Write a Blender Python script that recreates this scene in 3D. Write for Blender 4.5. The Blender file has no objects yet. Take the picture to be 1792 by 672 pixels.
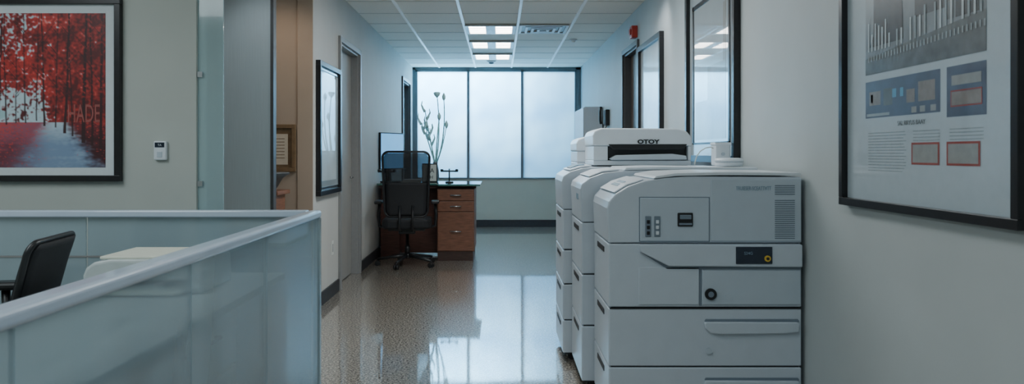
import bpy, bmesh, math, random
from mathutils import Vector, Matrix, Euler, noise as NZ_
random.seed(7)
OFF={}
col=bpy.context.scene.collection
# ---------------------------------------------------------------- materials
def mat(name,c,rough=0.5,metal=0.0,noise=0.0,nscale=30.0,bump=0.0,coat=0.0,emis=None,estr=0.0,spec=None,glossmix=0.0,stretch=None):
    m=bpy.data.materials.new(name); m.use_nodes=True
    nt=m.node_tree; b=nt.nodes['Principled BSDF']
    b.inputs['Base Color'].default_value=(*c,1); b.inputs['Roughness'].default_value=rough
    b.inputs['Metallic'].default_value=metal; b.inputs['Coat Weight'].default_value=coat
    b.inputs['Coat Roughness'].default_value=0.03
    if spec is not None: b.inputs['Specular IOR Level'].default_value=spec
    if emis: b.inputs['Emission Color'].default_value=(*emis,1); b.inputs['Emission Strength'].default_value=estr
    tc=nt.nodes.new('ShaderNodeTexCoord'); n=nt.nodes.new('ShaderNodeTexNoise'); n.inputs['Scale'].default_value=nscale
    n.inputs['Detail'].default_value=4
    if stretch:
        mp=nt.nodes.new('ShaderNodeMapping'); mp.inputs['Scale'].default_value=stretch
        nt.links.new(tc.outputs['Object'],mp.inputs[0]); nt.links.new(mp.outputs[0],n.inputs['Vector'])
    else: nt.links.new(tc.outputs['Object'],n.inputs['Vector'])
    if noise>0:
        r=nt.nodes.new('ShaderNodeValToRGB')
        r.color_ramp.elements[0].position=0.3; r.color_ramp.elements[1].position=0.7
        r.color_ramp.elements[0].color=(*[max(0,x*(1-noise)) for x in c],1)
        r.color_ramp.elements[1].color=(*[min(1,x*(1+noise)) for x in c],1)
        nt.links.new(n.outputs['Fac'],r.inputs[0]); nt.links.new(r.outputs[0],b.inputs['Base Color'])
    if bump>0:
        bp=nt.nodes.new('ShaderNodeBump'); bp.inputs['Strength'].default_value=bump; bp.inputs['Distance'].default_value=0.002
        nt.links.new(n.outputs['Fac'],bp.inputs['Height']); nt.links.new(bp.outputs[0],b.inputs['Normal'])
    if glossmix>0:
        g=nt.nodes.new('ShaderNodeBsdfGlossy'); g.inputs['Roughness'].default_value=0.02
        mx=nt.nodes.new('ShaderNodeMixShader'); mx.inputs[0].default_value=glossmix
        nt.links.new(b.outputs[0],mx.inputs[1]); nt.links.new(g.outputs[0],mx.inputs[2])
        nt.links.new(mx.outputs[0],nt.nodes['Material Output'].inputs[0])
    return m
def add_transparent(m,f,tint=(1,1,1)):
    nt=m.node_tree; out=nt.nodes['Material Output']; src=out.inputs[0].links[0].from_socket
    t=nt.nodes.new('ShaderNodeBsdfTransparent'); t.inputs[0].default_value=(*tint,1)
    mx=nt.nodes.new('ShaderNodeMixShader'); mx.inputs[0].default_value=f
    nt.links.new(src,mx.inputs[1]); nt.links.new(t.outputs[0],mx.inputs[2]); nt.links.new(mx.outputs[0],out.inputs[0])
    return m
M={}
M['wallL']=mat('paint_sage_grey',(.48,.51,.475),.75,noise=.03,nscale=3,bump=.15)
M['wallC']=mat('paint_corridor_grey',(.48,.475,.45),.7,noise=.03,nscale=3,bump=.15)
M['wallR']=mat('paint_blue_grey',(.46,.505,.51),.6,noise=.03,nscale=3,bump=.15)
M['wallT']=mat('paint_tan',(.40,.32,.25),.7,noise=.03,nscale=3,bump=.15)
M['wallB']=mat('paint_beige',(.46,.47,.41),.7,noise=.03,nscale=3)
M['base']=mat('rubber_baseboard',(.025,.028,.035),.4,noise=.1)
M['casing']=mat('painted_metal_casing',(.25,.25,.25),.4,noise=.04)
M['darkcas']=mat('dark_casing',(.07,.07,.075),.4,noise=.05)
M['doorw']=mat('door_greige',(.32,.31,.29),.5,noise=.05,nscale=8,stretch=(1,1,.2))
M['doorb']=mat('door_brown',(.13,.10,.08),.45,noise=.15,nscale=12,stretch=(6,6,.4))
M['steel']=mat('brushed_steel',(.52,.59,.63),.33,metal=.4,noise=.05,nscale=40,stretch=(8,8,.1))
M['tile']=mat('ceiling_tile',(.84,.82,.76),.9,noise=.04,nscale=80,bump=.4)
M['tbar']=mat('ceiling_tbar',(.98,.98,.98),.35,noise=.01)
M['tbardark']=mat('tile_joint',(.55,.54,.50),.8,noise=.02)
M['frameblk']=mat('black_frame_lacquer',(.010,.010,.012),.3,noise=.2)
M['mat']=mat('mat_board',(.64,.71,.74),.6,noise=.02,coat=.5)
M['matdim']=mat('mat_board_grey',(.42,.50,.55),.5,noise=.02,coat=.8)
M['white']=mat('copier_plastic_grey_white',(.54,.61,.68),.36,noise=.02,nscale=12)
M['white2']=mat('copier_plastic_white',(.70,.76,.81),.33,noise=.02,nscale=12)
M['panel']=mat('copier_panel_plastic',(.48,.56,.63),.38,noise=.02,nscale=12)
M['slot']=mat('dark_gap_plastic',(.02,.022,.026),.5,noise=.1)
M['black']=mat('black_plastic',(.012,.013,.015),.35,noise=.1)
M['chrome']=mat('chrome',(.6,.62,.65),.2,metal=1,noise=.02)
M['blue_ink']=mat('grey_blue_ink',(.20,.31,.40),.6,noise=.02)
M['ventline']=mat('vent_slot',(.17,.22,.27),.6,noise=.02)
M['lcd']=mat('lcd_screen',(.02,.03,.05),.15,noise=.1)
M['yellow']=mat('yellow_knob',(.75,.5,.06),.4,noise=.05)
M['rail']=mat('rail_satin_white',(.50,.60,.72),.25,noise=.02,nscale=10,coat=.5)
M['fglass']=add_transparent(mat('frosted_partition_glass',(.37,.47,.52),.14,noise=.10,nscale=1.8,coat=1,spec=.8,stretch=(1,1,.15)),.42,(.85,.93,.95))
M['clrglass']=add_transparent(mat('teal_glass',(.40,.53,.55),.1,noise=.03,nscale=2,coat=.7),.32,(.80,.92,.93))
M['wood']=mat('brown_wood',(.20,.085,.05),.4,noise=.25,nscale=10,stretch=(1,1,8))
M['wooddk']=mat('dark_wood',(.06,.032,.026),.4,noise=.25,nscale=10,stretch=(1,1,8))
M['woodred']=mat('dark_red_brown_wood',(.13,.052,.038),.4,noise=.25,nscale=10,stretch=(1,1,8))
M['deskglass']=mat('green_desk_glass',(.07,.20,.18),.08,noise=.05,coat=1)
M['fabric']=mat('black_fabric',(.010,.011,.014),.7,noise=.2,nscale=200,bump=.3)
M['meshf']=add_transparent(mat('black_mesh',(.012,.013,.016),.6,noise=.2,nscale=200),.28)
M['screen']=mat('monitor_screen',(.1,.25,.4),.1,noise=.2,nscale=3,emis=(.10,.32,.62),estr=1.8)
M['paper']=mat('paper',(.65,.66,.62),.7,noise=.03)
M['cream']=mat('cream_paper',(.55,.48,.38),.7,noise=.05)
M['goldw']=mat('golden_wood_frame',(.18,.115,.06),.4,noise=.2,nscale=20)
M['pot']=mat('dark_stone_pot',(.06,.068,.075),.5,noise=.2)
M['red']=mat('alarm_red',(.45,.04,.03),.35,noise=.05)
M['stem']=mat('plant_stem',(.30,.56,.54),.6,noise=.2)
M['bloom']=mat('plant_bloom',(.45,.72,.74),.6,noise=.2)
M['vase']=mat('grey_glass_vase',(.12,.16,.17),.15,noise=.1,coat=.6)
M['beige']=mat('beige_plastic',(.66,.68,.58),.4,noise=.03)
M['desktop']=mat('pale_laminate',(.45,.50,.50),.4,noise=.04)
M['trof']=mat('troffer_metal',(.55,.56,.56),.4,noise=.02)
M['lit']=mat('troffer_lens',(.9,.9,.9),.5,noise=.01,emis=(1,.98,.93),estr=13)
M['mirror']=mat('silvery_print',(.42,.48,.50),.3,noise=.12,nscale=2,glossmix=.45)
M['mirrorbright']=mat('bright_print',(.7,.8,.85),.3,noise=.12,nscale=3,glossmix=.35)
M['mirrorR']=mat('pale_print',(.42,.48,.50),.3,noise=.08,nscale=2,glossmix=.28)
def frosted():
    m=bpy.data.materials.new('frosted_window'); m.use_nodes=True; nt=m.node_tree
    nt.nodes.remove(nt.nodes['Principled BSDF']); out=nt.nodes['Material Output']
    t=nt.nodes.new('ShaderNodeBsdfTranslucent'); g=nt.nodes.new('ShaderNodeBsdfGlossy'); g.inputs['Roughness'].default_value=.25
    tc=nt.nodes.new('ShaderNodeTexCoord')
    n=nt.nodes.new('ShaderNodeTexNoise'); n.inputs['Scale'].default_value=1.3; n.inputs['Detail'].default_value=2
    r=nt.nodes.new('ShaderNodeValToRGB'); r.color_ramp.elements[0].color=(.48,.67,.80,1); r.color_ramp.elements[1].color=(.76,.92,.98,1)
    r.color_ramp.elements[0].position=.3; r.color_ramp.elements[1].position=.7
    nt.links.new(tc.outputs['Object'],n.inputs['Vector']); nt.links.new(n.outputs['Fac'],r.inputs[0]); nt.links.new(r.outputs[0],t.inputs[0])
    mx=nt.nodes.new('ShaderNodeMixShader'); mx.inputs[0].default_value=.06
    nt.links.new(t.outputs[0],mx.inputs[1]); nt.links.new(g.outputs[0],mx.inputs[2]); nt.links.new(mx.outputs[0],out.inputs[0]); return m
M['frost']=frosted()
def floor_mat():
    m=bpy.data.materials.new('polished_terrazzo'); m.use_nodes=True; nt=m.node_tree; L=nt.links
    b=nt.nodes['Principled BSDF']; tc=nt.nodes.new('ShaderNodeTexCoord')
    n=nt.nodes.new('ShaderNodeTexNoise'); n.inputs['Scale'].default_value=80; n.inputs['Detail'].default_value=3; n.inputs['Roughness'].default_value=.75
    L.new(tc.outputs['Object'],n.inputs['Vector'])
    r=nt.nodes.new('ShaderNodeValToRGB'); cr=r.color_ramp
    cr.elements[0].position=.39; cr.elements[0].color=(.06,.05,.042,1)
    cr.elements[1].position=.62; cr.elements[1].color=(.80,.73,.62,1)
    e=cr.elements.new(.5); e.color=(.28,.245,.20,1)
    L.new(n.outputs['Fac'],r.inputs[0])
    br=nt.nodes.new('ShaderNodeTexBrick'); br.offset=0; br.inputs['Scale'].default_value=1
    br.inputs['Brick Width'].default_value=1.22; br.inputs['Row Height'].default_value=1.22; br.inputs['Mortar Size'].default_value=.0015
    br.inputs['Color1'].default_value=(1,1,1,1); br.inputs['Color2'].default_value=(.97,.97,.97,1); br.inputs['Mortar'].default_value=(.7,.7,.7,1)
    L.new(tc.outputs['Object'],br.inputs['Vector'])
    mm=nt.nodes.new('ShaderNodeMixRGB'); mm.blend_type='MULTIPLY'; mm.inputs[0].default_value=1
    L.new(r.outputs[0],mm.inputs[1]); L.new(br.outputs[0],mm.inputs[2]); L.new(mm.outputs[0],b.inputs['Base Color'])
    b.inputs['Roughness'].default_value=.3
    g=nt.nodes.new('ShaderNodeBsdfGlossy'); g.inputs['Roughness'].default_value=.045
    n2=nt.nodes.new('ShaderNodeTexNoise'); n2.inputs['Scale'].default_value=2.2; L.new(tc.outputs['Object'],n2.inputs['Vector'])
    bp=nt.nodes.new('ShaderNodeBump'); bp.inputs['Strength'].default_value=.25; bp.inputs['Distance'].default_value=.003
    L.new(n2.outputs['Fac'],bp.inputs['Height']); L.new(bp.outputs[0],g.inputs['Normal'])
    lw=nt.nodes.new('ShaderNodeLayerWeight'); lw.inputs['Blend'].default_value=.5
    mr=nt.nodes.new('ShaderNodeMapRange'); mr.inputs['From Min'].default_value=.34; mr.inputs['To Min'].default_value=.08; mr.inputs['To Max'].default_value=.76
    L.new(lw.outputs['Facing'],mr.inputs[0])
    mx=nt.nodes.new('ShaderNodeMixShader'); L.new(mr.outputs[0],mx.inputs[0])
    L.new(b.outputs[0],mx.inputs[1]); L.new(g.outputs[0],mx.inputs[2]); L.new(mx.outputs[0],nt.nodes['Material Output'].inputs[0])
    return m
M['floor']=floor_mat()
# ---------------------------------------------------------------- geometry helpers
def bx(bm,x0,x1,y0,y1,z0,z1,mi=0):
    vs=[bm.verts.new((x,y,z)) for x in(x0,x1) for y in(y0,y1) for z in(z0,z1)]
    for q in((0,1,3,2),(4,6,7,5),(0,4,5,1),(2,3,7,6),(0,2,6,4),(1,5,7,3)):
        f=bm.faces.new([vs[i] for i in q]); f.material_index=mi
def prism(bm,pts,axis,a0,a1,mi=0,smooth=False):
    def P(p,a):
        return {'y':(p[0],a,p[1]),'x':(a,p[0],p[1]),'z':(p[0],p[1],a)}[axis]
    A=[bm.verts.new(P(p,a0)) for p in pts]; B=[bm.verts.new(P(p,a1)) for p in pts]
    f1=bm.faces.new(A); f2=bm.faces.new(B[::-1]); f1.material_index=f2.material_index=mi
    n=len(pts)
    for i in range(n):
        f=bm.faces.new((A[i],B[i],B[(i+1)%n],A[(i+1)%n])); f.material_index=mi; f.smooth=smooth
def tube(bm,pts,r,seg=10,mi=0,r1=None,closed=False):
    pts=[Vector(p) for p in pts]; n=len(pts); rings=[]
    up=None
    for i,p in enumerate(pts):
        if closed: d=(pts[(i+1)%n]-pts[i-1]).normalized()
        else:
            d=(pts[min(i+1,n-1)]-pts[max(i-1,0)]).normalized()
        if up is None:
            up=Vector((0,0,1)) if abs(d.z)<.9 else Vector((1,0,0))
        u=(up-d*up.dot(d)).normalized(); v=d.cross(u); up=u
        rr=r if r1 is None else r+(r1-r)*i/(n-1)
        rings.append([bm.verts.new(p+(u*math.cos(2*math.pi*k/seg)+v*math.sin(2*math.pi*k/seg))*rr) for k in range(seg)])
    m=n if closed else n-1
    for i in range(m):
        a=rings[i]; b=rings[(i+1)%n]
        for k in range(seg):
            f=bm.faces.new((a[k],a[(k+1)%seg],b[(k+1)%seg],b[k])); f.smooth=True; f.material_index=mi
    if not closed:
        bm.faces.new(rings[0][::-1]).material_index=mi; bm.faces.new(rings[-1]).material_index=mi
def lathe(bm,prof,c=(0,0,0),seg=24,mi=0):
    rings=[]
    for r,z in prof: rings.append([bm.verts.new((c[0]+r*math.cos(2*math.pi*k/seg),c[1]+r*math.sin(2*math.pi*k/seg),c[2]+z)) for k in range(seg)])
    for a,b in zip(rings,rings[1:]):
        for k in range(seg):
            f=bm.faces.new((a[k],a[(k+1)%seg],b[(k+1)%seg],b[k])); f.smooth=True; f.material_index=mi
    bm.faces.new(rings[0][::-1]).material_index=mi; bm.faces.new(rings[-1]).material_index=mi
def fin(bm,name,mats,parent=None,bevel=0,label=None,cat=None,kind=None,seg=2,recalc=True):
    if recalc: bmesh.ops.recalc_face_normals(bm,faces=bm.faces)
    lo=Vector((1e9,)*3); hi=-lo
    for v in bm.verts:
        for i in range(3): lo[i]=min(lo[i],v.co[i]); hi[i]=max(hi[i],v.co[i])
    c=(lo+hi)/2
    if parent is None: c.z=lo.z
    for v in bm.verts: v.co-=c
    me=bpy.data.meshes.new(name); bm.to_mesh(me); bm.free()
    if not isinstance(mats,(list,tuple)): mats=[mats]
    for m in mats: me.materials.append(m)
    o=bpy.data.objects.new(name,me); col.objects.link(o)
    o.location=c-(OFF[parent.name] if parent else Vector((0,0,0))); OFF[o.name]=c.copy()
    if parent: o.parent=parent
    if bevel:
        b=o.modifiers.new('bevel','BEVEL'); b.width=bevel; b.segments=seg; b.limit_method='ANGLE'; b.angle_limit=math.radians(35)
    if label: o['label']=label
    if cat: o['category']=cat
    if kind: o['kind']=kind
    return o
def box(name,x0,x1,y0,y1,z0,z1,m,parent=None,bevel=0,**k):
    bm=bmesh.new(); bx(bm,x0,x1,y0,y1,z0,z1); return fin(bm,name,m,parent,bevel,**k)
def root(name,loc,label,cat,local=False,group=None):
    e=bpy.data.objects.new(name,None); e.empty_display_size=.1; col.objects.link(e); e.location=loc
    OFF[e.name]=Vector((0,0,0)) if local else Vector(loc)
    e['label']=label; e['category']=cat
    if group: e['group']=group
    return e
def text(s,size,loc,rot,m,parent,name='lettering',align='CENTER',ext=.0006,sx=1,bold=0):
    cu=bpy.data.curves.new('t','FONT'); cu.body=s; cu.size=size; cu.align_x=align; cu.align_y='CENTER'; cu.extrude=ext; cu.resolution_u=3; cu.offset=bold
    t=bpy.data.objects.new('t',cu); col.objects.link(t); bpy.context.view_layer.update()
    me=bpy.data.meshes.new_from_object(t.evaluated_get(bpy.context.evaluated_depsgraph_get()))
    bpy.data.objects.remove(t); me.materials.clear(); me.materials.append(m)
    me.transform(Matrix.Diagonal((sx,1,1,1))); me.transform(Euler(rot).to_matrix().to_4x4())
    o=bpy.data.objects.new(name,me); col.objects.link(o); o.location=Vector(loc)-OFF[parent.name]; o.parent=parent
    OFF[o.name]=Vector(loc); return o
RC=(math.pi/2,0,0)
RR=(math.pi/2,0,-math.pi/2)
XL,XR,YB,H=-1.46,1.39,12.6,2.706
# ---------------------------------------------------------------- room shell
box('floor',-4.3,1.51,-1.3,12.72,-.1,0,M['floor'],kind='structure')
bm=bmesh.new(); bx(bm,-4.3,1.51,-1.3,12.72,H,H+.1,0)
xs=[-1.005+.61*i for i in range(-5,5)]
for x in xs:
    if x<XR-.02: bx(bm,x-.014,x+.014,-1.2,12.6,H-.014,H+.001,1)
y=8.35-.61*15
while y<12.6:
    if y>-1.2: bx(bm,-4.2,XR,y-.006,y+.006,H-.003,H+.001,2)
    y+=.61
fin(bm,'ceiling',[M['tile'],M['tbar'],M['tbardark']],kind='structure')
bm=bmesh.new(); T=.12
bx(bm,XR,XR+T,-1.3,7.40,0,H); bx(bm,XR,XR+T,8.22,12.72,0,H); bx(bm,XR,XR+T,7.40,8.22,2.33,H)
fin(bm,'wall_right',M['wallR'],kind='structure')
bm=bmesh.new()
bx(bm,XL-T,XL,5.84,6.80,0,H); bx(bm,XL-T,XL,7.72,11.2,0,H); bx(bm,XL-T,XL,12.1,12.72,0,H)
bx(bm,XL-T,XL,6.80,7.72,2.27,H); bx(bm,XL-T,XL,11.2,12.1,2.36,H)
fin(bm,'wall_left',M['wallC'],kind='structure')
box('wall_passage',-4.2,XL-T,5.84,5.96,0,H,M['wallT'],kind='structure')
box('trim_1',XL-T,XL-.001,5.83,5.84,0,H,M['wallT'],kind='structure')
box('wall_picture',-4.2,-1.63,4.0,4.14,0,H,M['wallL'],kind='structure')
box('wall_west',-4.32,-4.2,-1.3,5.96,0,H,M['wallL'],kind='structure')
box('wall_south',-4.2,XR,-1.3,-1.18,0,H,M['wallL'],kind='structure')
bm=bmesh.new()
bx(bm,XL,XR,YB,YB+T,0,.813); bx(bm,XL,XR,YB,YB+T,2.667,H); bx(bm,XL,-1.417,YB,YB+T,.813,2.667); bx(bm,1.40-.09,XR,YB,YB+T,.813,2.667)
fin(bm,'wall_back',M['wallB'],kind='structure')
box('baseboard_back',XL+.013,XR-.013,YB-.012,YB,0,.12,M['base'],kind='structure')
box('baseboard_left',XL,XL+.012,5.84,6.745,0,.11,M['base'],kind='structure')
box('baseboard_corridor',XL,XL+.012,7.775,11.14,0,.11,M['base'],kind='structure')
box('baseboard_right',XR-.012,XR,-1.18,7.34,0,.11,M['base'],kind='structure')
box('baseboard_far',XR-.012,XR,8.28,12.58,0,.11,M['base'],kind='structure')
bm=bmesh.new()
wx0,wx1,wz0,wz1=-1.417,1.31,.813,2.667
bx(bm,wx0,wx1,YB-.01,YB+.07,wz1-.035,wz1); bx(bm,wx0,wx1,YB-.02,YB+.07,wz0,wz0+.02)
bx(bm,wx0,wx0+.035,YB-.01,YB+.07,wz0,wz1); bx(bm,wx1-.02,wx1,YB-.01,YB+.07,wz0,wz1)
for mx_ in(-.52,.395): bx(bm,mx_-.02,mx_+.02,YB-.01,YB+.07,wz0,wz1)
bx(bm,wx1,XR-.001,YB-.02,YB-.001,wz0,H-.002)
bx(bm,XL+.001,wx0,YB-.02,YB-.001,wz0,H-.002)
bx(bm,XL+.001,XR-.001,YB-.02,YB-.001,wz1,H-.004)
fin(bm,'trim_2',mat('window_frame_grey',(.14,.17,.19),.4,noise=.05),kind='structure')
for i,(a,b) in enumerate(((wx0+.035,-.54),(-.5,.375),(.415,wx1-.02))):
    box('window_%d'%(i+1),a,b,YB+.03,YB+.04,wz0+.02,wz1-.035,M['frost'],kind='structure')
def casing(n,x,dirn,y0,y1,zt,m,w=.05):
    bm=bmesh.new(); a,b=(x,x+dirn*.025)
    a,b=min(a,b),max(a,b)
    bx(bm,a,b,y0-w,y0,0,zt+w); bx(bm,a,b,y1,y1+w,0,zt+w); bx(bm,a,b,y0,y1,zt,zt+w)
    c,d=(x-dirn*.115,x); c,d=min(c,d),max(c,d)
    bx(bm,c,d,y0,y0+.02,0,zt); bx(bm,c,d,y1-.02,y1,0,zt); bx(bm,c,d,y0+.02,y1-.02,zt-.02,zt)
    fin(bm,n,m,kind='structure',bevel=.003)
def doorleaf(n,x,dirn,y0,y1,zt,m):
    a=x-dirn*.11; b=x-dirn*.07
    d=box(n,min(a,b),max(a,b),y0+.022,y1-.022,.01,zt-.022,m,kind='structure')
    bm=bmesh.new(); hx=b+dirn*.03
    tube(bm,[(b,y1-.09,1.0),(hx,y1-.09,1.0),(hx,y1-.2,1.0)],.01)
    fin(bm,'door_handle',M['chrome'],d)
    return d
casing('trim_3',XL,1,6.80,7.72,2.27,M['casing']); doorleaf('door_1',XL,1,6.80,7.72,2.27,M['doorw'])
casing('trim_4',XL,1,11.2,12.1,2.36,M['darkcas']); doorleaf('door_3',XL,1,11.2,12.1,2.36,mat('door_glass_pale',(.35,.45,.48),.2,noise=.05,coat=.5))
casing('trim_5',XR,-1,7.40,8.22,2.33,M['darkcas']); doorleaf('door_4',XR,-1,7.40,8.22,2.33,M['doorb'])
bm=bmesh.new(); bx(bm,-1.80,-1.475,4.80,4.85,0,H-.01)
d=fin(bm,'door_2',M['steel'],kind='structure')
box('door_edge',-1.475,-1.455,4.795,4.855,0,H-.01,M['darkcas'],d)
g=box('window_4',-1.629,-1.492,4.02,4.032,0,H-.015,M['clrglass'],kind='structure')
for z in(1.07,1.66):
    box('glass_bracket',-1.629,-1.60,4.008,4.020,z,z+.03,M['chrome'],g)
# ---------------------------------------------------------------- ceiling fixtures
trof=[(-.40,8.35),(-.40,9.57),(-.40,10.79),(-.40,6.2),(-.40,3.9),(-.40,1.6)]
def troffer(x,y,i):
    r=root('ceiling_light',(x+.305,y+.305,H-.026),'recessed square fluorescent ceiling light with lit lens panels','ceiling light',group='ceiling lights')
    bm=bmesh.new(); z0,z1=H-.026,H-.006
    a=.580; x+=.0150;y+=.0150
    bx(bm,x,x+a,y,y+.03,z0,z1); bx(bm,x,x+a,y+a-.03,y+a,z0,z1); bx(bm,x,x+.04,y+.03,y+a-.03,z0,z1); bx(bm,x+a-.04,x+a,y+.03,y+a-.03,z0,z1)
    bx(bm,x+.235,x+a-.235,y+.03,y+a-.03,z0,z1)
    bx(bm,x+.04,x+a-.04,y+.03,y+a-.03,z1-.004,z1)
    fin(bm,'light_housing',M['trof'],r)
    for (u0,u1) in((.045,.23),(a-.23,a-.045)):
        ll=box('light_lens',x+u0,x+u1,y+.035,y+a-.035,z0+.006,z0+.012,M['lit'],r)
        for k in range(1,4):
            yy=y+.035+(a-.07)*k/4; box('light_louver',x+u0,x+u1,yy-.004,yy+.004,z0-.001,z0+.005,M['trof'],ll)
for i,(x,y) in enumerate(trof): troffer(x,y,i)
r=root('ceiling_vent',(.515,8.655,H-.02),'square metal ceiling air diffuser with stepped louvers','vent')
cx,cy=.515,8.655
for k,s in enumerate((.28,.21,.14,.07)):
    bm=bmesh.new()
    z0=H-.02-.004*k; t=.03
    bx(bm,cx-s,cx+s,cy-s,cy-s+t,z0,H-.006); bx(bm,cx-s,cx+s,cy+s-t,cy+s,z0,H-.006)
    bx(bm,cx-s,cx-s+t,cy-s+t,cy+s-t,z0,H-.006); bx(bm,cx+s-t,cx+s,cy-s+t,cy+s-t,z0,H-.006)
    fin(bm,'vent_louver',M['trof'],r)
box('vent_duct',cx-.28,cx+.28,cy-.28,cy+.28,H-.0065,H-.004,M['casing'],r)
for (x,y,lb) in((-.12,11.75,'small white dome smoke detector on the ceiling'),(.95,9.5,'small round white sprinkler cap on the ceiling')):
    r=root('smoke_detector' if y>11 else 'sprinkler_cap',(x,y,H-.045),lb,'smoke detector' if y>11 else 'sprinkler')
    bm=bmesh.new(); s=.06 if y>11 else .04
    lathe(bm,[(s*.35,0),(s*.7,.012),(s*.75,.02)],(x,y,H-.045)); fin(bm,'sensor_dome',M['slot'] if y>11 else M['tbar'],r)
    bm=bmesh.new(); lathe(bm,[(s*.9,.02),(s*1.15,.03),(s*1.2,.044)],(x,y,H-.045)); fin(bm,'base_plate',M['white2'],r)
# ---------------------------------------------------------------- framed pictures
FR=lambda u,v,w:(XR-w,u,v)
FL=lambda u,v,w:(XL+w,u,v)
def FF(yf): return lambda u,v,w:(u,yf-w,v)
def fb(bm,F,u0,u1,v0,v1,w0,w1,mi=0):
    a=F(u0,v0,w0); b=F(u1,v1,w1)
    bx(bm,min(a[0],b[0]),max(a[0],b[0]),min(a[1],b[1]),max(a[1],b[1]),min(a[2],b[2]),max(a[2],b[2]),mi)
def fpoly(bm,F,pts,w,mi):
    f=bm.faces.new([bm.verts.new(F(p[0],p[1],w)) for p in pts]); f.material_index=mi
def framed(name,F,u0,u1,v0,v1,fw,depth,label,cat,fm='frameblk',mm='mat'):
    r=root(name,F((u0+u1)/2,v0,0),label,cat)
    bm=bmesh.new()
    fb(bm,F,u0,u1,v0,v0+fw,.001,depth); fb(bm,F,u0,u1,v1-fw,v1,.001,depth)
    fb(bm,F,u0,u0+fw,v0+fw,v1-fw,.001,depth); fb(bm,F,u1-fw,u1,v0+fw,v1-fw,.001,depth)
    fin(bm,'picture_frame',M[fm],r,bevel=.002)
    bm=bmesh.new(); fb(bm,F,u0+fw,u1-fw,v0+fw,v1-fw,.002,.012); fin(bm,'mat_board',M[mm],r)
    return r
# --- red forest picture: a fine vertex-painted print (painting coordinates a: 0..1 across, b: 0..1 down)
r=framed('framed_picture',FF(4.0),-3.13,-2.024,1.099,2.08,.032,.035,'black framed print of a red autumn forest path, white mat','picture')
u0,u1,v0,v1=-3.02,-2.111,1.173,2.001
def mix(a,b,t): t=max(0,min(1,t)); return tuple(x+(y-x)*t for x,y in zip(a,b))
def sm(e0,e1,x): t=max(0,min(1,(x-e0)/(e1-e0))); return t*t*(3-2*t)
def nz(x,y,o=0): return NZ_.noise(Vector((x,y,o)))
trunks=[(.02,.018,.03,.80),(.10,.012,-.02,.76),(.17,.008,.02,.74),(.245,.015,.02,.77),(.30,.008,-.02,.73),(.355,.018,.035,.75),(.42,.009,-.02,.72),(.465,.007,.015,.71),(.53,.008,-.015,.71),(.585,.008,.02,.70),(.645,.013,-.025,.73),(.70,.009,.02,.74),(.755,.018,.03,.78),(.81,.010,-.03,.80),(.865,.024,.02,.84),(.925,.014,-.015,.86),(.97,.018,.01,.88)]
branches=[]
rb=random.Random(3)
for t in trunks:
    for k in range(5):
        b0=rb.uniform(.12,.55); sg=rb.choice([-1,1]); branches.append((t[0]+t[2]*(1-b0),b0,sg,rb.uniform(.04,.09)))
def paint(a,b):
    hor=.705
    n1=nz(a*9,b*9); n2=nz(a*26,b*26,3); n3=nz(a*60,b*60,7); n4=nz(a*4,b*4,11)
    if b<hor:
        f=.5+.55*n1+.45*n2+.5*n3
        side=sm(.62,.80,a)
        c=mix((.10,.008,.010),(.62,.035,.028),f*1.15-.05-.30*side)
        c=mix(c,(.88,.17,.13),sm(.75,1.15,f)*(1-.6*side))
        gap=sm(.26,.36,a)*(1-sm(.60,.70,a))*sm(.34,.60,b)*.75
        gap=max(gap,(1-sm(.10,.30,abs(a-.40)))*(1-sm(.15,.45,b))*.45, sm(.5,.66,b)*(1-side)*.55, .18*(1-side))
        g=gap+.45*n2+.5*n3+.25*n1
        c=mix(c,(.50,.64,.70),sm(.42,.72,g))
        e=((a-.33)/.085)**2+((b-.655)/.038)**2
        if e<1: c=(.36,.55,.58) if b>.645 or abs(a-.33)>.045 else (.03,.05,.06)
    else:
        d=(b-hor)/(1-hor)
        ctr=.715+.05*d; hw=.065+.20*d
        st=nz(a*10,b*40,5)+.6*nz(a*40,b*80,9)
        k=(a-ctr)/hw
        path=mix((.46,.58,.67),(.20,.29,.43),sm(0,.55,d)+.3*st)
        left=mix((.32,.08,.12),(.14,.03,.05),sm(.1,.75,d)+.4*st)
        right=mix((.16,.015,.022),(.05,.006,.01),sm(0,.5,d)+.5*st)
        c=mix(left,path,sm(-1.6,-.25,k+.35*st)); c=mix(c,right,sm(.25,1.1,k+.3*st))
        c=mix(c,(.60,.05,.04),sm(.55,.8,nz(a*70,b*110,2)+.25*abs(k)-.1)*.6)
    for (t0,w_,ln,bt) in trunks:
        if b<bt:
            x=t0+ln*(1-b)+.006*nz(b*8,t0*30); ww=w_*(.45+.6*b)*.5
            dd=abs(a-x)
            if dd<ww+.003: c=mix((.035,.007,.010),c,sm(ww-.002,ww+.003,dd)*1.0 if n3<.25 or b>.55 else .7)
    if b<.6:
        for (bx_,by_,sg,ln) in branches:
            tt=(a-bx_)*sg/ln
            if 0<tt<1 and abs(b-(by_-tt*ln*1.3))<.0045*(1.2-tt): c=mix((.04,.007,.01),c,.25)
    return c
NXp,NYp=230,210
verts=[];cols=[]
for j in range(NYp+1):
    for i in range(NXp+1):
        a=i/NXp; b=j/NYp; verts.append((u0+(u1-u0)*a,0,v1+(v0-v1)*b)); cols.append(paint(a,b))
faces=[(j*(NXp+1)+i,(j+1)*(NXp+1)+i,(j+1)*(NXp+1)+i+1,j*(NXp+1)+i+1) for j in range(NYp) for i in range(NXp)]
me=bpy.data.meshes.new('picture_print'); me.from_pydata(verts,[],faces)
ca=me.color_attributes.new('paint','FLOAT_COLOR','POINT')
for k,c in enumerate(cols): ca.data[k].color=(*[max(0,x) for x in c],1)
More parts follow.
